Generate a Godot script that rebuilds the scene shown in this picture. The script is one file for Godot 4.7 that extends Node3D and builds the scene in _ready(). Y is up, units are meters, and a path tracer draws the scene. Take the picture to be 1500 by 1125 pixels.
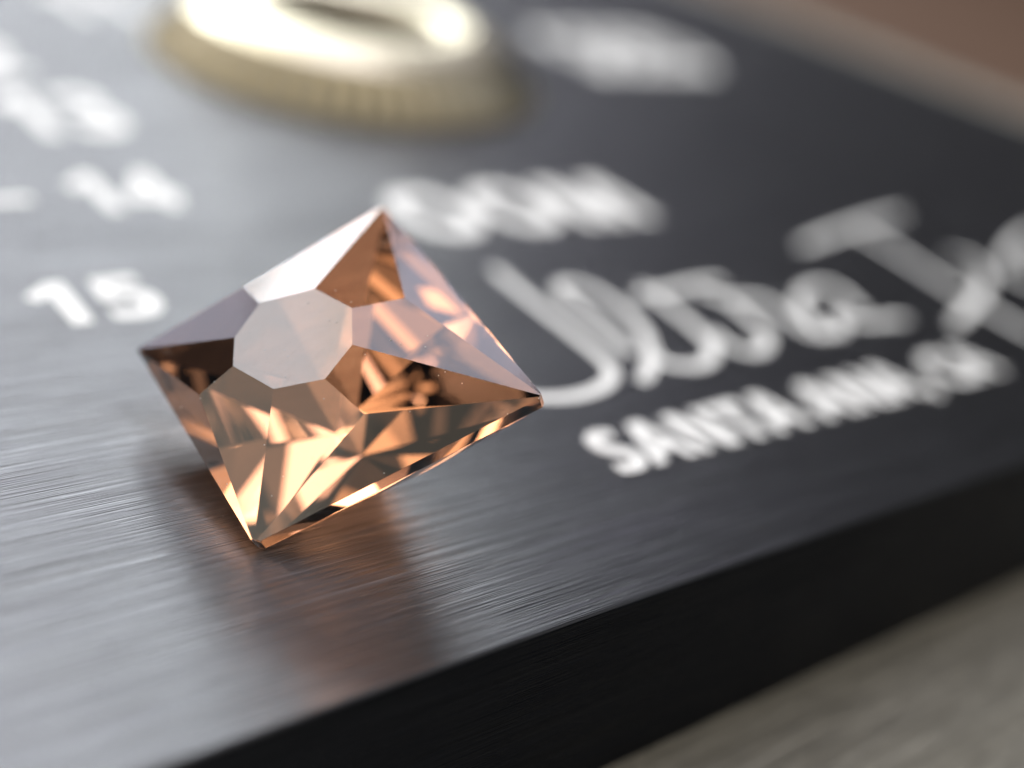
extends Node3D
# Close-up of a faceted amber stone on a black brushed plate. Everything is at real size: lengths in the
# code are millimetres times MM. x runs along the lettering, -z is "up" for the lettering, y is up.

const MM := 0.001
const STONE := 5.0 * MM          # half the side of the stone
const EXPOSURE := 1.0

var rng := RandomNumberGenerator.new()
var plate_material: StandardMaterial3D
var steel_material: StandardMaterial3D
var paint_material: StandardMaterial3D
var dust_material: StandardMaterial3D

func _ready() -> void:
	rng.seed = 71
	camera_and_air()
	panel_light("window_light_low", 2.5, 27.5, 47.0, 20.0, 8.2)
	panel_light("window_light_low_right", 32.0, 25.0, 11.0, 22.0, 5.6)
	panel_light("window_light_left_upper", -42.0, 58.0, 50.0, 14.0, 4.6, Color(1.0, 0.98, 0.95))
	panel_light("window_light_left", -42.0, 45.0, 50.0, 12.0, 5.2, Color(0.97, 0.98, 1.0))
	panel_light("window_light_top", 12.0, 79.0, 34.0, 26.0, 3.3, Color(0.95, 0.94, 1.0))
	panel_light("window_light_right", 53.0, 35.0, 10.0, 9.0, 2.8, Color(0.95, 0.93, 1.0))
	panel_light("window_light_sill", -9.0, 8.0, 24.0, 8.0, 1.8, Color(0.92, 0.92, 1.0))
	panel_light("fill_light_left", -95.0, 19.0, 100.0, 38.0, 1.35, Color(1.0, 0.95, 0.88))  # added unseen fill that lifts the dark facets from the left
	panel_light("fill_light_behind", -162.0, 42.0, 70.0, 62.0, 0.7, Color(1.0, 0.94, 0.86))  # unseen fill put in behind the camera to brighten the stone
	panel_light("fill_light_right", 128.0, 52.0, 70.0, 50.0, 0.16, Color(0.95, 0.97, 1.0))  # dim fill added out of view on the right against black facets
	make_materials()
	setting()
	plate()
	bushing()
	stone()

# ------------------------------------------------------------------ camera, air, lamps

func camera_and_air() -> void:
	var cam := Camera3D.new()
	cam.name = "camera"
	cam.transform = Transform3D(Basis(Vector3(0.7778, 0.1964, 0.5970), Vector3(0.1487, 0.8654, -0.4785), Vector3(-0.6106, 0.4609, 0.6440)).orthonormalized(), Vector3(-16.632, 23.510, 26.726) * MM)
	cam.fov = rad_to_deg(2.0 * atan(562.5 / 1833.8))
	cam.near = 0.004
	cam.far = 20.0
	add_child(cam)
	cam.current = true
	var air := WorldEnvironment.new()
	air.name = "environment"
	var e := Environment.new()
	e.background_mode = Environment.BG_COLOR
	e.background_color = Color(0.045, 0.043, 0.045).linear_to_srgb()
	e.background_energy_multiplier = 1.0
	e.tonemap_mode = Environment.TONE_MAPPER_LINEAR
	e.tonemap_exposure = EXPOSURE
	e.sdfgi_enabled = true
	e.ssao_enabled = true
	e.ssil_enabled = true
	air.environment = e
	var lens := CameraAttributesPhysical.new()
	lens.frustum_focal_length = 8.0
	lens.exposure_aperture = 3.1          # an entrance pupil of 2.6 mm
	lens.frustum_focus_distance = 0.0386
	air.camera_attributes = lens
	add_child(air)

# light of a window pane or of an added fill panel: azimuth from -z towards +x, elevation, width and height in degrees seen from the stone, radiance
func panel_light(called: String, az: float, el: float, wide: float, high: float, radiance: float, tint := Color(0.975, 0.99, 1.0)) -> void:
	var l := AreaLight3D.new()
	l.name = called
	var d := 0.9
	l.area_size = Vector2(2.0 * d * tan(deg_to_rad(wide) / 2.0), 2.0 * d * tan(deg_to_rad(high) / 2.0))
	l.area_normalize_energy = false
	l.light_energy = radiance / PI
	l.light_color = tint
	l.shadow_enabled = true
	l.area_range = 5.0
	var a := deg_to_rad(az)
	var b := deg_to_rad(el)
	var dir := Vector3(sin(a) * cos(b), sin(b), -cos(a) * cos(b))
	add_child(l)
	l.look_at_from_position(dir * d, Vector3.ZERO, Vector3.UP)

# ------------------------------------------------------------------ helpers

func tag(o: Node3D, label: String, category: String) -> Node3D:
	o.set_meta("label", label)
	o.set_meta("category", category)
	return o

func put(called: String, mesh: Mesh, m: Material, parent: Node = self) -> MeshInstance3D:
	var o := MeshInstance3D.new()
	o.name = called
	o.mesh = mesh
	o.material_override = m
	parent.add_child(o, true)
	return o

# quad a b c d, counter-clockwise seen from outside
func quad(st: SurfaceTool, p: Array, n: Array, uv: Array) -> void:
	for k in [0, 2, 1, 0, 3, 2]:
		st.set_normal(n[k])
		st.set_uv(uv[k])
		st.add_vertex(p[k])

# a profile in the y-z plane (points, normals) swept along x, with flat ends; millimetres
func sweep(profile: Array, normals: Array, x0: float, x1: float, step: float, tile: Vector2) -> ArrayMesh:
	var st := SurfaceTool.new()
	st.begin(Mesh.PRIMITIVE_TRIANGLES)
	var n := profile.size()
	var along := 0.0
	for i in n:
		var a: Vector2 = profile[i]
		var b: Vector2 = profile[(i + 1) % n]
		var na: Vector2 = normals[i][1]
		var nb: Vector2 = normals[(i + 1) % n][0]
		var l := a.distance_to(b)
		var x := x0
		while x < x1 - 0.001:
			var y := minf(x + step, x1)
			quad(st,
				[Vector3(x, a.y, a.x) * MM, Vector3(x, b.y, b.x) * MM, Vector3(y, b.y, b.x) * MM, Vector3(y, a.y, a.x) * MM],
				[Vector3(0, na.y, na.x), Vector3(0, nb.y, nb.x), Vector3(0, nb.y, nb.x), Vector3(0, na.y, na.x)],
				[Vector2(x / tile.x, along / tile.y), Vector2(x / tile.x, (along + l) / tile.y), Vector2(y / tile.x, (along + l) / tile.y), Vector2(y / tile.x, along / tile.y)])
			x = y
		along += l
	for side in [[x0, -1.0], [x1, 1.0]]:
		for i in range(1, n - 1):
			var t := [profile[0], profile[i], profile[i + 1]]
			if side[1] > 0.0:
				t = [t[0], t[2], t[1]]
			for v in t:
				st.set_normal(Vector3(side[1], 0, 0))
				st.set_uv(Vector2(v.x / tile.x, v.y / tile.y))
				st.add_vertex(Vector3(side[0], v.y, v.x) * MM)
	return st.commit()

# a slab whose front and back top edges are rounded: z0 (back) to z1 (front), y0 (bottom) to y1 (top)
func slab(x0: float, x1: float, z0: float, z1: float, y0: float, y1: float, r: float, tile: Vector2) -> ArrayMesh:
	var pts := []
	var nor := []
	var arc := 6
	pts.append(Vector2(z0, y0)); nor.append([Vector2(0, -1), Vector2(-1, 0)])
	for k in arc + 1:
		var a := PI - PI / 2.0 * k / arc
		var d := Vector2(cos(a), sin(a))
		pts.append(Vector2(z0 + r, y1 - r) + d * r); nor.append([d, d])
	for k in arc + 1:
		var a := PI / 2.0 - PI / 2.0 * k / arc
		var d := Vector2(cos(a), sin(a))
		pts.append(Vector2(z1 - r, y1 - r) + d * r); nor.append([d, d])
	pts.append(Vector2(z1, y0)); nor.append([Vector2(1, 0), Vector2(0, -1)])
	return sweep(pts, nor, x0, x1, 20.0, tile)

# brushed grain: long scratches along u with soft sides; returns a height picture
func brushed(w: int, h: int, strokes: int, longest: float, deep: float) -> Image:
	var buf := PackedFloat32Array()
	buf.resize(w * h)
	for k in strokes:
		var row := rng.randi_range(0, h - 1)
		var l := int(w * (0.02 + longest * pow(rng.randf(), 1.7)))
		var at := rng.randi_range(0, w - 1)
		var d := rng.randfn(0.0, 1.0) * deep
		var thick := rng.randi_range(1, 3)
		for r in thick:
			var across := sin(PI * (r + 0.5) / thick) * d
			var line := ((row + r) % h) * w
			for i in l:
				var t := float(i) / l
				buf[line + (at + i) % w] += across * minf(1.0, 6.0 * minf(t, 1.0 - t))
	var bytes := PackedByteArray()
	bytes.resize(w * h)
	for i in w * h:
		bytes[i] = int(clampf(127.0 + buf[i] + rng.randf_range(-4.0, 4.0), 0.0, 255.0))
	return Image.create_from_data(w, h, false, Image.FORMAT_L8, bytes)

# the same scratches as bare, paler lines in a darker finish: least is the tone of the darkest
func worn(w: int, h: int, strokes: int, longest: float, deep: float, least: float) -> Image:
	var im := brushed(w, h, strokes, longest, deep)
	var data := im.get_data()
	for i in data.size():
		data[i] = int(255.0 * (least + (1.0 - least) * data[i] / 255.0))
	return Image.create_from_data(w, h, false, Image.FORMAT_L8, data)

func make_materials() -> void:
	var grain := ImageTexture.create_from_image(brushed(1024, 2048, 20000, 0.26, 26.0))
	var streaks := ImageTexture.create_from_image(worn(1024, 2048, 16000, 0.22, 34.0, 0.62))
	var steel_streaks := ImageTexture.create_from_image(worn(512, 1024, 6000, 0.3, 48.0, 0.62))
	var blotch := NoiseTexture2D.new()
	blotch.width = 512
	blotch.height = 512
	blotch.seamless = true
	var fog := FastNoiseLite.new()
	fog.seed = 5
	fog.frequency = 0.012
	fog.fractal_octaves = 4
	blotch.noise = fog
	var ramp := Gradient.new()
	ramp.set_color(0, Color(0.82, 0.82, 0.82))
	ramp.set_color(1, Color(1, 1, 1))
	blotch.color_ramp = ramp
	plate_material = StandardMaterial3D.new()
	plate_material.resource_name = "black_brushed_metal"
	plate_material.albedo_color = Color(0.41, 0.42, 0.44).linear_to_srgb()
	plate_material.albedo_texture = streaks
	plate_material.roughness_texture = blotch
	plate_material.metallic = 1.0
	plate_material.roughness = 0.41
	plate_material.anisotropy_enabled = true
	plate_material.anisotropy = -0.95
	plate_material.heightmap_enabled = true
	plate_material.heightmap_texture = grain
	plate_material.heightmap_scale = 0.016
	steel_material = StandardMaterial3D.new()
	steel_material.resource_name = "bare_steel"
	steel_material.albedo_color = Color(0.80, 0.785, 0.69).linear_to_srgb()
	steel_material.albedo_texture = steel_streaks
	steel_material.metallic = 0.4
	steel_material.roughness = 0.62
	steel_material.anisotropy_enabled = true
	steel_material.anisotropy = -0.3
	steel_material.heightmap_enabled = true
	steel_material.heightmap_texture = grain
	steel_material.heightmap_scale = 0.06
	paint_material = StandardMaterial3D.new()
	paint_material.resource_name = "white_paint"
	paint_material.albedo_color = Color(0.86, 0.87, 0.86).linear_to_srgb()
	paint_material.roughness = 0.6
	dust_material = StandardMaterial3D.new()
	dust_material.resource_name = "pale_dust"
	dust_material.albedo_color = Color(0.50, 0.48, 0.44).linear_to_srgb()
	dust_material.roughness = 0.9

# ------------------------------------------------------------------ setting: bench top and steel base

func setting() -> void:
	var wood := StandardMaterial3D.new()
	wood.resource_name = "brown_wood"
	wood.albedo_color = Color(0.10, 0.055, 0.032).linear_to_srgb()
	wood.roughness = 0.6
	var bench := put("bench_top", slab(-400, 700, -500, 27, -60, -30, 2.0, Vector2(300, 300)), wood)
	bench.set_meta("kind", "structure")
	bench.set_meta("label", "dark brown wooden bench top far behind the plate")
	var steel := put("steel_base", slab(-150, 143, -260, 21, -30, -8, 1.0, Vector2(34, 22)), steel_material)
	var grit := PackedVector3Array()
	for i in 120:
		grit.append(Vector3(rng.randf_range(6, 40), -7.99, 6.8 + 7.0 * pow(rng.randf(), 3.0)) * MM)
	dust(steel, grit, 0.03, 0.10, dust_material)
	tag(steel, "bare grey steel base under the black plate, with fine brushed scratches", "base")

# ------------------------------------------------------------------ the black plate and its white lettering

func plate() -> void:
	var root := Node3D.new()
	root.name = "machine_plate"
	add_child(root)
	root.position = Vector3(0, -8.0 * MM, 0)
	tag(root, "black brushed metal plate with white numerals and lettering, under the amber stone", "plate")
	var body := put("plate_body", slab(-110, 98, -170, 6.70, -7.99, 0.0, 0.12, Vector2(60, 32)), plate_material, root)
	body.position.y = 8.0 * MM
	var shaded_face_material: StandardMaterial3D = plate_material.duplicate()
	shaded_face_material.resource_name = "black_shaded_front"
	shaded_face_material.albedo_color = Color(0.05, 0.056, 0.07).linear_to_srgb()  # plate colour darkened to put shade into the front face
	var face := put("shaded_front_face", slab(-110, 98, 6.68, 6.73, -7.98, -0.12, 0.01, Vector2(60, 32)), shaded_face_material, root)
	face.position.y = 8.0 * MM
	print_line(root, "SANTA ANA, CA", "place_lettering", 14.5, 41.0, 0.85, -1.9)
	print_line(root, "OOM", "word_lettering", 19.6, 35.8, -19.6, -25.6)
	print_line(root, "SEED", "word_lettering", 55.0, 70.5, -46.5, -58.0)
	print_line(root, "15", "numeral", -1.0, 4.0, -15.4, -19.0)
	print_line(root, "14", "numeral", 4.6, 9.6, -25.6, -30.2)
	print_line(root, "–", "tick_mark", -1.0, 2.6, -26.2, -29.8)
	print_line(root, "13", "numeral", 4.9, 11.2, -35.6, -42.4)
	print_line(root, "12", "numeral", 2.4, 9.0, -45.5, -51.5)
	print_line(root, "11", "numeral", 15.5, 21.5, -58.5, -66.0)
	var specks := PackedVector3Array()
	for i in 90:
		specks.append(Vector3(rng.randf_range(-8, 24), 8.005, rng.randf_range(-10, 6.4)) * MM)
	dust(root, specks, 0.02, 0.05, dust_material)
	var script := SurfaceTool.new()
	script.begin(Mesh.PRIMITIVE_TRIANGLES)
	var w := 0.31
	for s in [
		[Vector2(15.28, -12.33), Vector2(14.68, -10.32), Vector2(14.16, -7.41), Vector2(14.29, -5.52), Vector2(15.05, -4.75), Vector2(16.58, -4.42), Vector2(18.27, -4.68), Vector2(19.50, -5.46), Vector2(20.02, -6.68), Vector2(20.26, -8.77), Vector2(20.46, -11.78), Vector2(20.70, -14.56), Vector2(20.80, -15.63)],
		[Vector2(21.79, -6.88), Vector2(21.97, -8.11), Vector2(22.27, -10.33), Vector2(22.50, -12.28), Vector2(22.90, -13.17), Vector2(23.72, -13.46), Vector2(24.49, -12.63), Vector2(24.61, -10.52), Vector2(23.90, -8.15), Vector2(22.63, -6.28), Vector2(21.16, -4.96), Vector2(20.61, -4.64)],
		[Vector2(27.52, -12.04), Vector2(27.39, -10.24), Vector2(27.08, -8.07), Vector2(26.60, -6.44), Vector2(25.75, -5.37), Vector2(24.56, -4.81), Vector2(23.49, -4.95), Vector2(22.78, -5.45), Vector2(22.77, -6.06)],
		[Vector2(26.72, -11.46), Vector2(28.62, -11.52), Vector2(31.03, -11.74), Vector2(32.60, -11.60)],
		[Vector2(30.75, -10.91), Vector2(31.37, -9.88), Vector2(30.95, -7.65), Vector2(30.25, -6.01), Vector2(28.89, -5.03), Vector2(27.86, -5.06), Vector2(27.34, -6.04), Vector2(27.52, -6.96)],
		[Vector2(31.15, -9.94), Vector2(32.50, -9.60), Vector2(33.46, -9.15), Vector2(33.46, -7.84), Vector2(33.09, -6.25), Vector2(33.46, -5.33), Vector2(34.62, -5.42)],
		[Vector2(38.60, -6.74), Vector2(39.34, -8.61), Vector2(38.97, -9.64), Vector2(37.07, -9.39), Vector2(35.39, -8.22), Vector2(34.13, -6.39), Vector2(34.20, -5.33), Vector2(35.38, -5.42), Vector2(36.74, -6.78), Vector2(37.11, -5.81), Vector2(38.30, -5.49), Vector2(39.72, -5.34), Vector2(40.34, -5.17)],
		[Vector2(42.91, -14.36), Vector2(47.43, -15.43), Vector2(52.40, -16.31), Vector2(55.57, -16.69)],
		[Vector2(49.55, -15.62), Vector2(49.05, -12.30), Vector2(48.30, -8.98), Vector2(47.61, -5.87), Vector2(47.47, -3.30), Vector2(47.30, -1.52)],
		[Vector2(53.07, -10.63), Vector2(53.69, -9.66), Vector2(52.31, -7.80), Vector2(48.99, -6.03), Vector2(45.27, -4.56), Vector2(43.41, -3.92)],
		[Vector2(64.87, -12.18), Vector2(60.02, -10.65), Vector2(56.74, -9.01), Vector2(55.25, -7.40), Vector2(55.23, -6.07)],
	]:
		ribbon(script, s, w, 8.0 + 0.03)
	put("script_lettering", script.commit(), paint_material, root)

# specks of dust: one small joined scatter under its owner; places in metres, in the owner's axes
func dust(root: Node3D, places: PackedVector3Array, least: float, most: float, m: Material) -> void:
	var grit := SphereMesh.new()
	grit.radial_segments = 6
	grit.rings = 3
	grit.radius = 0.5
	grit.height = 1.0
	var many := MultiMesh.new()
	many.transform_format = MultiMesh.TRANSFORM_3D
	many.mesh = grit
	many.instance_count = places.size()
	for i in places.size():
		var size := Vector3(rng.randf_range(least, most), rng.randf_range(least, most) * 0.6, rng.randf_range(least, most)) * MM
		many.set_instance_transform(i, Transform3D(Basis(Vector3.UP, rng.randf() * TAU) * Basis.from_scale(size), places[i]))
	var o := MultiMeshInstance3D.new()
	o.name = "dust"
	o.multimesh = many
	o.material_override = m
	o.set_meta("kind", "stuff")
	root.add_child(o, true)

# printed line fitted to x0..x1 and from the base line z0 up to z1 (the height of its capitals)
func print_line(root: Node3D, words: String, called: String, x0: float, x1: float, z0: float, z1: float) -> void:
	var t := TextMesh.new()
	var font := SystemFont.new()
	font.font_names = PackedStringArray(["Droid Sans"])
	font.font_weight = 700
	var bold := FontVariation.new()
	bold.base_font = font
	bold.variation_embolden = 0.35
	t.font = bold
	t.text = words
	t.font_size = 64
	t.pixel_size = 0.01
	t.depth = 0.02
	t.curve_step = 1.0
	var box := TextMesh.new()
	box.font = bold
	box.text = "H"
	box.font_size = 64
	box.pixel_size = 0.01
	box.depth = 0.02
	var cap := box.get_aabb()
	var b := t.get_aabb()
	var base := cap.position.y
	var sx := (x1 - x0) / b.size.x
	var sy := (z0 - z1) / cap.size.y
	# letters lie on the plate: text x -> x, text y -> -z, text z -> y
	var basis := Basis(Vector3(sx, 0, 0) * MM, Vector3(0, 0, -sy) * MM, Vector3(0, 1, 0) * MM)
	var o := put(called, t, paint_material, root)
	o.transform = Transform3D(basis, Vector3((x0 - b.position.x * sx) * MM, (8.0 + 0.013) * MM, (z0 + base * sy) * MM))

# a painted stroke with round ends, smoothed through its points; millimetres
func ribbon(st: SurfaceTool, pts: Array, half: float, y: float) -> void:
	var c := Curve2D.new()
	for i in pts.size():
		var a: Vector2 = pts[maxi(i - 1, 0)]
		var b: Vector2 = pts[mini(i + 1, pts.size() - 1)]
		var d := (b - a) / 6.0
		c.add_point(pts[i], -d, d)
	c.bake_interval = 0.15
	var p := c.get_baked_points()
	var lefts := []
	var rights := []
	for i in p.size():
		var d := (p[mini(i + 1, p.size() - 1)] - p[maxi(i - 1, 0)]).normalized()
		lefts.append(p[i] + Vector2(d.y, -d.x) * half)
		rights.append(p[i] - Vector2(d.y, -d.x) * half)
	var lift := y + rng.randf() * 0.006
	for i in p.size() - 1:
		flat(st, [lefts[i], rights[i], rights[i + 1], lefts[i + 1]], lift)
	for e in [p[0], p[p.size() - 1]]:
		for k in 16:
			var a := TAU * k / 16
			var b := TAU * (k + 1) / 16
			flat(st, [e, e + Vector2(cos(b), sin(b)) * half, e + Vector2(cos(a), sin(a)) * half], lift + 0.001)

func flat(st: SurfaceTool, p: Array, y: float) -> void:
	for i in range(1, p.size() - 1):
		var t := [p[0], p[i], p[i + 1]]
		if (t[1] - t[0]).cross(t[2] - t[0]) < 0.0:
			t = [t[0], t[2], t[1]]
		for v in t:
			st.set_normal(Vector3.UP)
			st.set_uv(Vector2.ZERO)
			st.add_vertex(Vector3(v.x, y, v.y) * MM)

# ------------------------------------------------------------------ the brass bushing

# profile swept round y; with a knurl, every other facet of the outer wall stands back by that much
func lathe(profile: Array, turns: int, knurl := 0.0) -> ArrayMesh:
	var st := SurfaceTool.new()
	st.begin(Mesh.PRIMITIVE_TRIANGLES)
	for i in profile.size() - 1:
		var a: Vector2 = profile[i]
		var b: Vector2 = profile[i + 1]
		var d := (b - a).normalized()
		var n := Vector2(d.y, -d.x)
		for k in turns:
			var s := TAU * k / turns
			var t := TAU * (k + 1) / turns
			var cut := knurl if i == 2 or i == 3 else 0.0
			var at := func(p: Vector2, g: float, turn: int) -> Vector3:
				var r := p.x - (cut if turn % 2 else 0.0)
				return Vector3(r * cos(g), p.y, -r * sin(g)) * MM
			var nn := func(g: float) -> Vector3: return Vector3(n.x * cos(g), n.y, -n.x * sin(g))
			if cut > 0.0:
				var p0: Vector3 = at.call(a, s, k)
				var p1: Vector3 = at.call(a, t, k + 1)
				var side: Vector3 = (p1 - p0).normalized().cross(Vector3.UP)
				quad(st, [p0, p1, at.call(b, t, k + 1), at.call(b, s, k)], [side, side, side, side], [Vector2.ZERO, Vector2.ZERO, Vector2.ZERO, Vector2.ZERO])
				continue
			quad(st, [at.call(a, s, 0), at.call(a, t, 0), at.call(b, t, 0), at.call(b, s, 0)], [nn.call(s), nn.call(t), nn.call(t), nn.call(s)], [Vector2.ZERO, Vector2.ZERO, Vector2.ZERO, Vector2.ZERO])
	return st.commit()

func bushing() -> void:
	var brass := StandardMaterial3D.new()
	brass.resource_name = "brass"
	brass.albedo_color = Color(0.86, 0.79, 0.60).linear_to_srgb()
	brass.metallic = 1.0
	brass.roughness = 0.36
	var dark := StandardMaterial3D.new()
	dark.resource_name = "dark_bore"
	dark.albedo_color = Color(0.10, 0.085, 0.055).linear_to_srgb()
	dark.roughness = 0.6
	var root := Node3D.new()
	root.name = "brass_bushing"
	add_child(root)
	root.position = Vector3(31.6, 0.0, -48.0) * MM
	tag(root, "round brass bushing with a dark central bore, standing on the black plate", "bushing")
	put("flange", lathe([Vector2(6.2, 0.01), Vector2(13.6, 0.01), Vector2(13.7, 0.4), Vector2(12.5, 1.7), Vector2(11.0, 2.8), Vector2(9.8, 3.5), Vector2(8.3, 3.9), Vector2(7.0, 3.8), Vector2(6.5, 3.5), Vector2(6.2, 0.01)], 110, 0.45), brass, root)
	put("bore", lathe([Vector2(6.15, 3.2), Vector2(5.9, 1.6), Vector2(4.6, 1.4), Vector2(4.4, 0.03), Vector2(0.0, 0.03)], 48), dark, root)

# ------------------------------------------------------------------ the stone

func stone() -> void:
	var corners := [Vector3(1.4285, 0, 0.0039), Vector3(-0.0109, 0, 1.5512), Vector3(-1.2633, 0, 0.0254), Vector3(0.0229, 0, -1.3917)]
	var h := 0.38973
	var table := []
	for v in [Vector2(0.3804, -0.0161), Vector2(0.2518, 0.2914), Vector2(-0.022, 0.3877), Vector2(-0.2897, 0.2957), Vector2(-0.4004, -0.0153), Vector2(-0.2666, -0.3515), Vector2(-0.0549, -0.4258), Vector2(0.2244, -0.3549)]:
		table.append(Vector3(v.x, h, v.y))
	var reach := [0.3486, 0.3331, 0.3054, 0.3385]
	var gt := 0.10
	var chamfer := 0.025
	var culet := Vector3(0, -0.92368, 0)
	var planes := []          # [normal, distance, part]
	var wide := []
	for v in corners:
		wide.append(v * (1.0 + chamfer * 0.8 / v.length()))
	var add_plane := func(n: Vector3, at: Vector3, part: String) -> void:
		n = n.normalized()
		planes.append([n, n.dot(at), part])
	var add_three := func(a: Vector3, b: Vector3, c: Vector3, part: String) -> void:
		var n := (b - a).cross(c - a)
		add_plane.call(n if n.dot(a) > 0.0 else -n, a, part)
	add_plane.call(Vector3.UP, table[0], "table_facet")
	for i in 4:
		var j := (i + 1) % 4
		var a: Vector3 = corners[i]
		var b: Vector3 = corners[j]
		var t: Vector3 = table[2 * i + 1]
		var n1: Vector3 = (table[2 * i] - a).cross(t - a)
		var n2: Vector3 = (table[(2 * i + 2) % 8] - b).cross(t - b)
		var d := n1.cross(n2).normalized()
		if d.y > 0.0:
			d = -d
		var peak: Vector3 = t + d * reach[i]
		add_three.call(a, table[2 * i], t, "crown_facet")
		add_three.call(b, table[(2 * i + 2) % 8], t, "crown_facet")
		add_three.call(peak, a, b, "crown_facet")
		var g: Vector3 = (wide[j] - wide[i]).cross(Vector3.UP)
		add_plane.call(g if g.dot(a) > 0.0 else -g, a, "girdle")
		add_plane.call(a, a - a.normalized() * chamfer, "girdle")
		var low := Vector3.DOWN * gt
		var m: Vector3 = (a + b) / 2.0 * 0.905
		m.y = -gt - 0.17
		var across := a.normalized().cross(Vector3.UP)
		for side in [1.0, -1.0]:
			add_three.call(a + low + side * across * 0.5 - a * 0.2, a + low, culet, "pavilion")
		add_three.call(a + low, b + low, m, "pavilion")
	var glass := StandardMaterial3D.new()
	glass.resource_name = "amber_crystal"
	glass.refraction_enabled = true
	glass.transparency = BaseMaterial3D.TRANSPARENCY_ALPHA
	var tint := Color(0.98, 0.42, 0.20).linear_to_srgb()
	tint.a = 0.0
	glass.albedo_color = tint
	glass.refraction_scale = 0.076
	glass.roughness = 0.0
	var table_glass := glass.duplicate()
	table_glass.resource_name = "amber_crystal_table"
	table_glass.roughness = 0.28
	var marks := Image.create_empty(512, 512, false, Image.FORMAT_L8)
	marks.fill(Color(0.16, 0.16, 0.16))
	for i in 170:
		var at := Vector2(rng.randf_range(0, 512), rng.randf_range(0, 512))
		var way := rng.randf_range(-0.5, 0.9)
		var bend := rng.randf_range(-0.006, 0.006)
		var tone := rng.randf_range(0.3, 0.95)
		for k in rng.randi_range(8, 110):
			at += Vector2(cos(way), sin(way))
			way += bend
			if at.x >= 0.0 and at.x < 512.0 and at.y >= 0.0 and at.y < 512.0:
				marks.set_pixelv(Vector2i(at), Color(tone, tone, tone))
	table_glass.roughness_texture = ImageTexture.create_from_image(marks)
	var turn := Basis(Vector3(0.62127, 0.53349, -0.57394), Vector3(-0.56874, 0.81085, 0.13807), Vector3(0.53904, 0.24065, 0.80717)).orthonormalized()
	var centre := Vector3(3.486, 3.756, -3.638) * MM
	var root := Node3D.new()
	root.name = "faceted_gemstone"
	add_child(root)
	root.position = Vector3(centre.x, 0, centre.z)
	tag(root, "amber orange square faceted gemstone tilted on its point at the edge of the black plate", "gemstone")
	var shift := Vector3(0, centre.y, 0)
	var rest := {"girdle": SurfaceTool.new(), "pavilion": SurfaceTool.new()}
	for s in rest.values():
		s.begin(Mesh.PRIMITIVE_TRIANGLES)
	var motes := PackedVector3Array()
	for f in planes:
		var poly := facet(f, planes)
		if poly.size() < 3:
			continue
		var n: Vector3 = turn * f[0]
		var st: SurfaceTool
		if rest.has(f[2]):
			st = rest[f[2]]
		else:
			st = SurfaceTool.new()
			st.begin(Mesh.PRIMITIVE_TRIANGLES)
		for k in range(1, poly.size() - 1):
			for v in [poly[0], poly[k + 1], poly[k]]:
				st.set_normal(n)
				st.set_uv(Vector2(v.x + 0.5, v.z + 0.5))
				st.add_vertex(turn * v * STONE + shift)
		if not rest.has(f[2]):
			for i in 12 if f[2] == "table_facet" else 4:
				var k := rng.randi_range(1, poly.size() - 2)
				var u := sqrt(rng.randf())
				var v := rng.randf()
				motes.append(turn * (poly[0] * (1.0 - u) + poly[k] * u * (1.0 - v) + poly[k + 1] * u * v) * STONE + shift + n * 0.004 * MM)
			put(f[2], st.commit(), table_glass if f[2] == "table_facet" else glass, root)
	dust(root, motes, 0.03, 0.065, dust_material)
	for part in rest:
		put(part, rest[part].commit(), glass, root)

# the piece of a plane that lies inside all the other planes, counter-clockwise seen from outside
func facet(f: Array, planes: Array) -> Array:
	var n: Vector3 = f[0]
	var u := n.cross(Vector3(0.3, 0.5, 0.81)).normalized()
	var v := n.cross(u)
	var poly := []
	for s in [Vector2(-1, -1), Vector2(1, -1), Vector2(1, 1), Vector2(-1, 1)]:
		poly.append(n * f[1] + 9.0 * (s.x * u + s.y * v))
	for g in planes:
		if g == f:
			continue
		var kept := []
		for k in poly.size():
			var x: Vector3 = poly[k]
			var y: Vector3 = poly[(k + 1) % poly.size()]
			var fx: float = g[0].dot(x) - g[1]
			var fy: float = g[0].dot(y) - g[1]
			if fx <= 1e-6:
				kept.append(x)
			if (fx < -1e-6 and fy > 1e-6) or (fx > 1e-6 and fy < -1e-6):
				kept.append(x + (y - x) * fx / (fx - fy))
		poly = kept
		if poly.size() < 3:
			return []
	var clean := []
	for v2 in poly:
		if clean.is_empty() or (v2 - clean[-1]).length() > 1e-4:
			clean.append(v2)
	if clean.size() > 1 and (clean[0] - clean[-1]).length() < 1e-4:
		clean.pop_back()
	return clean
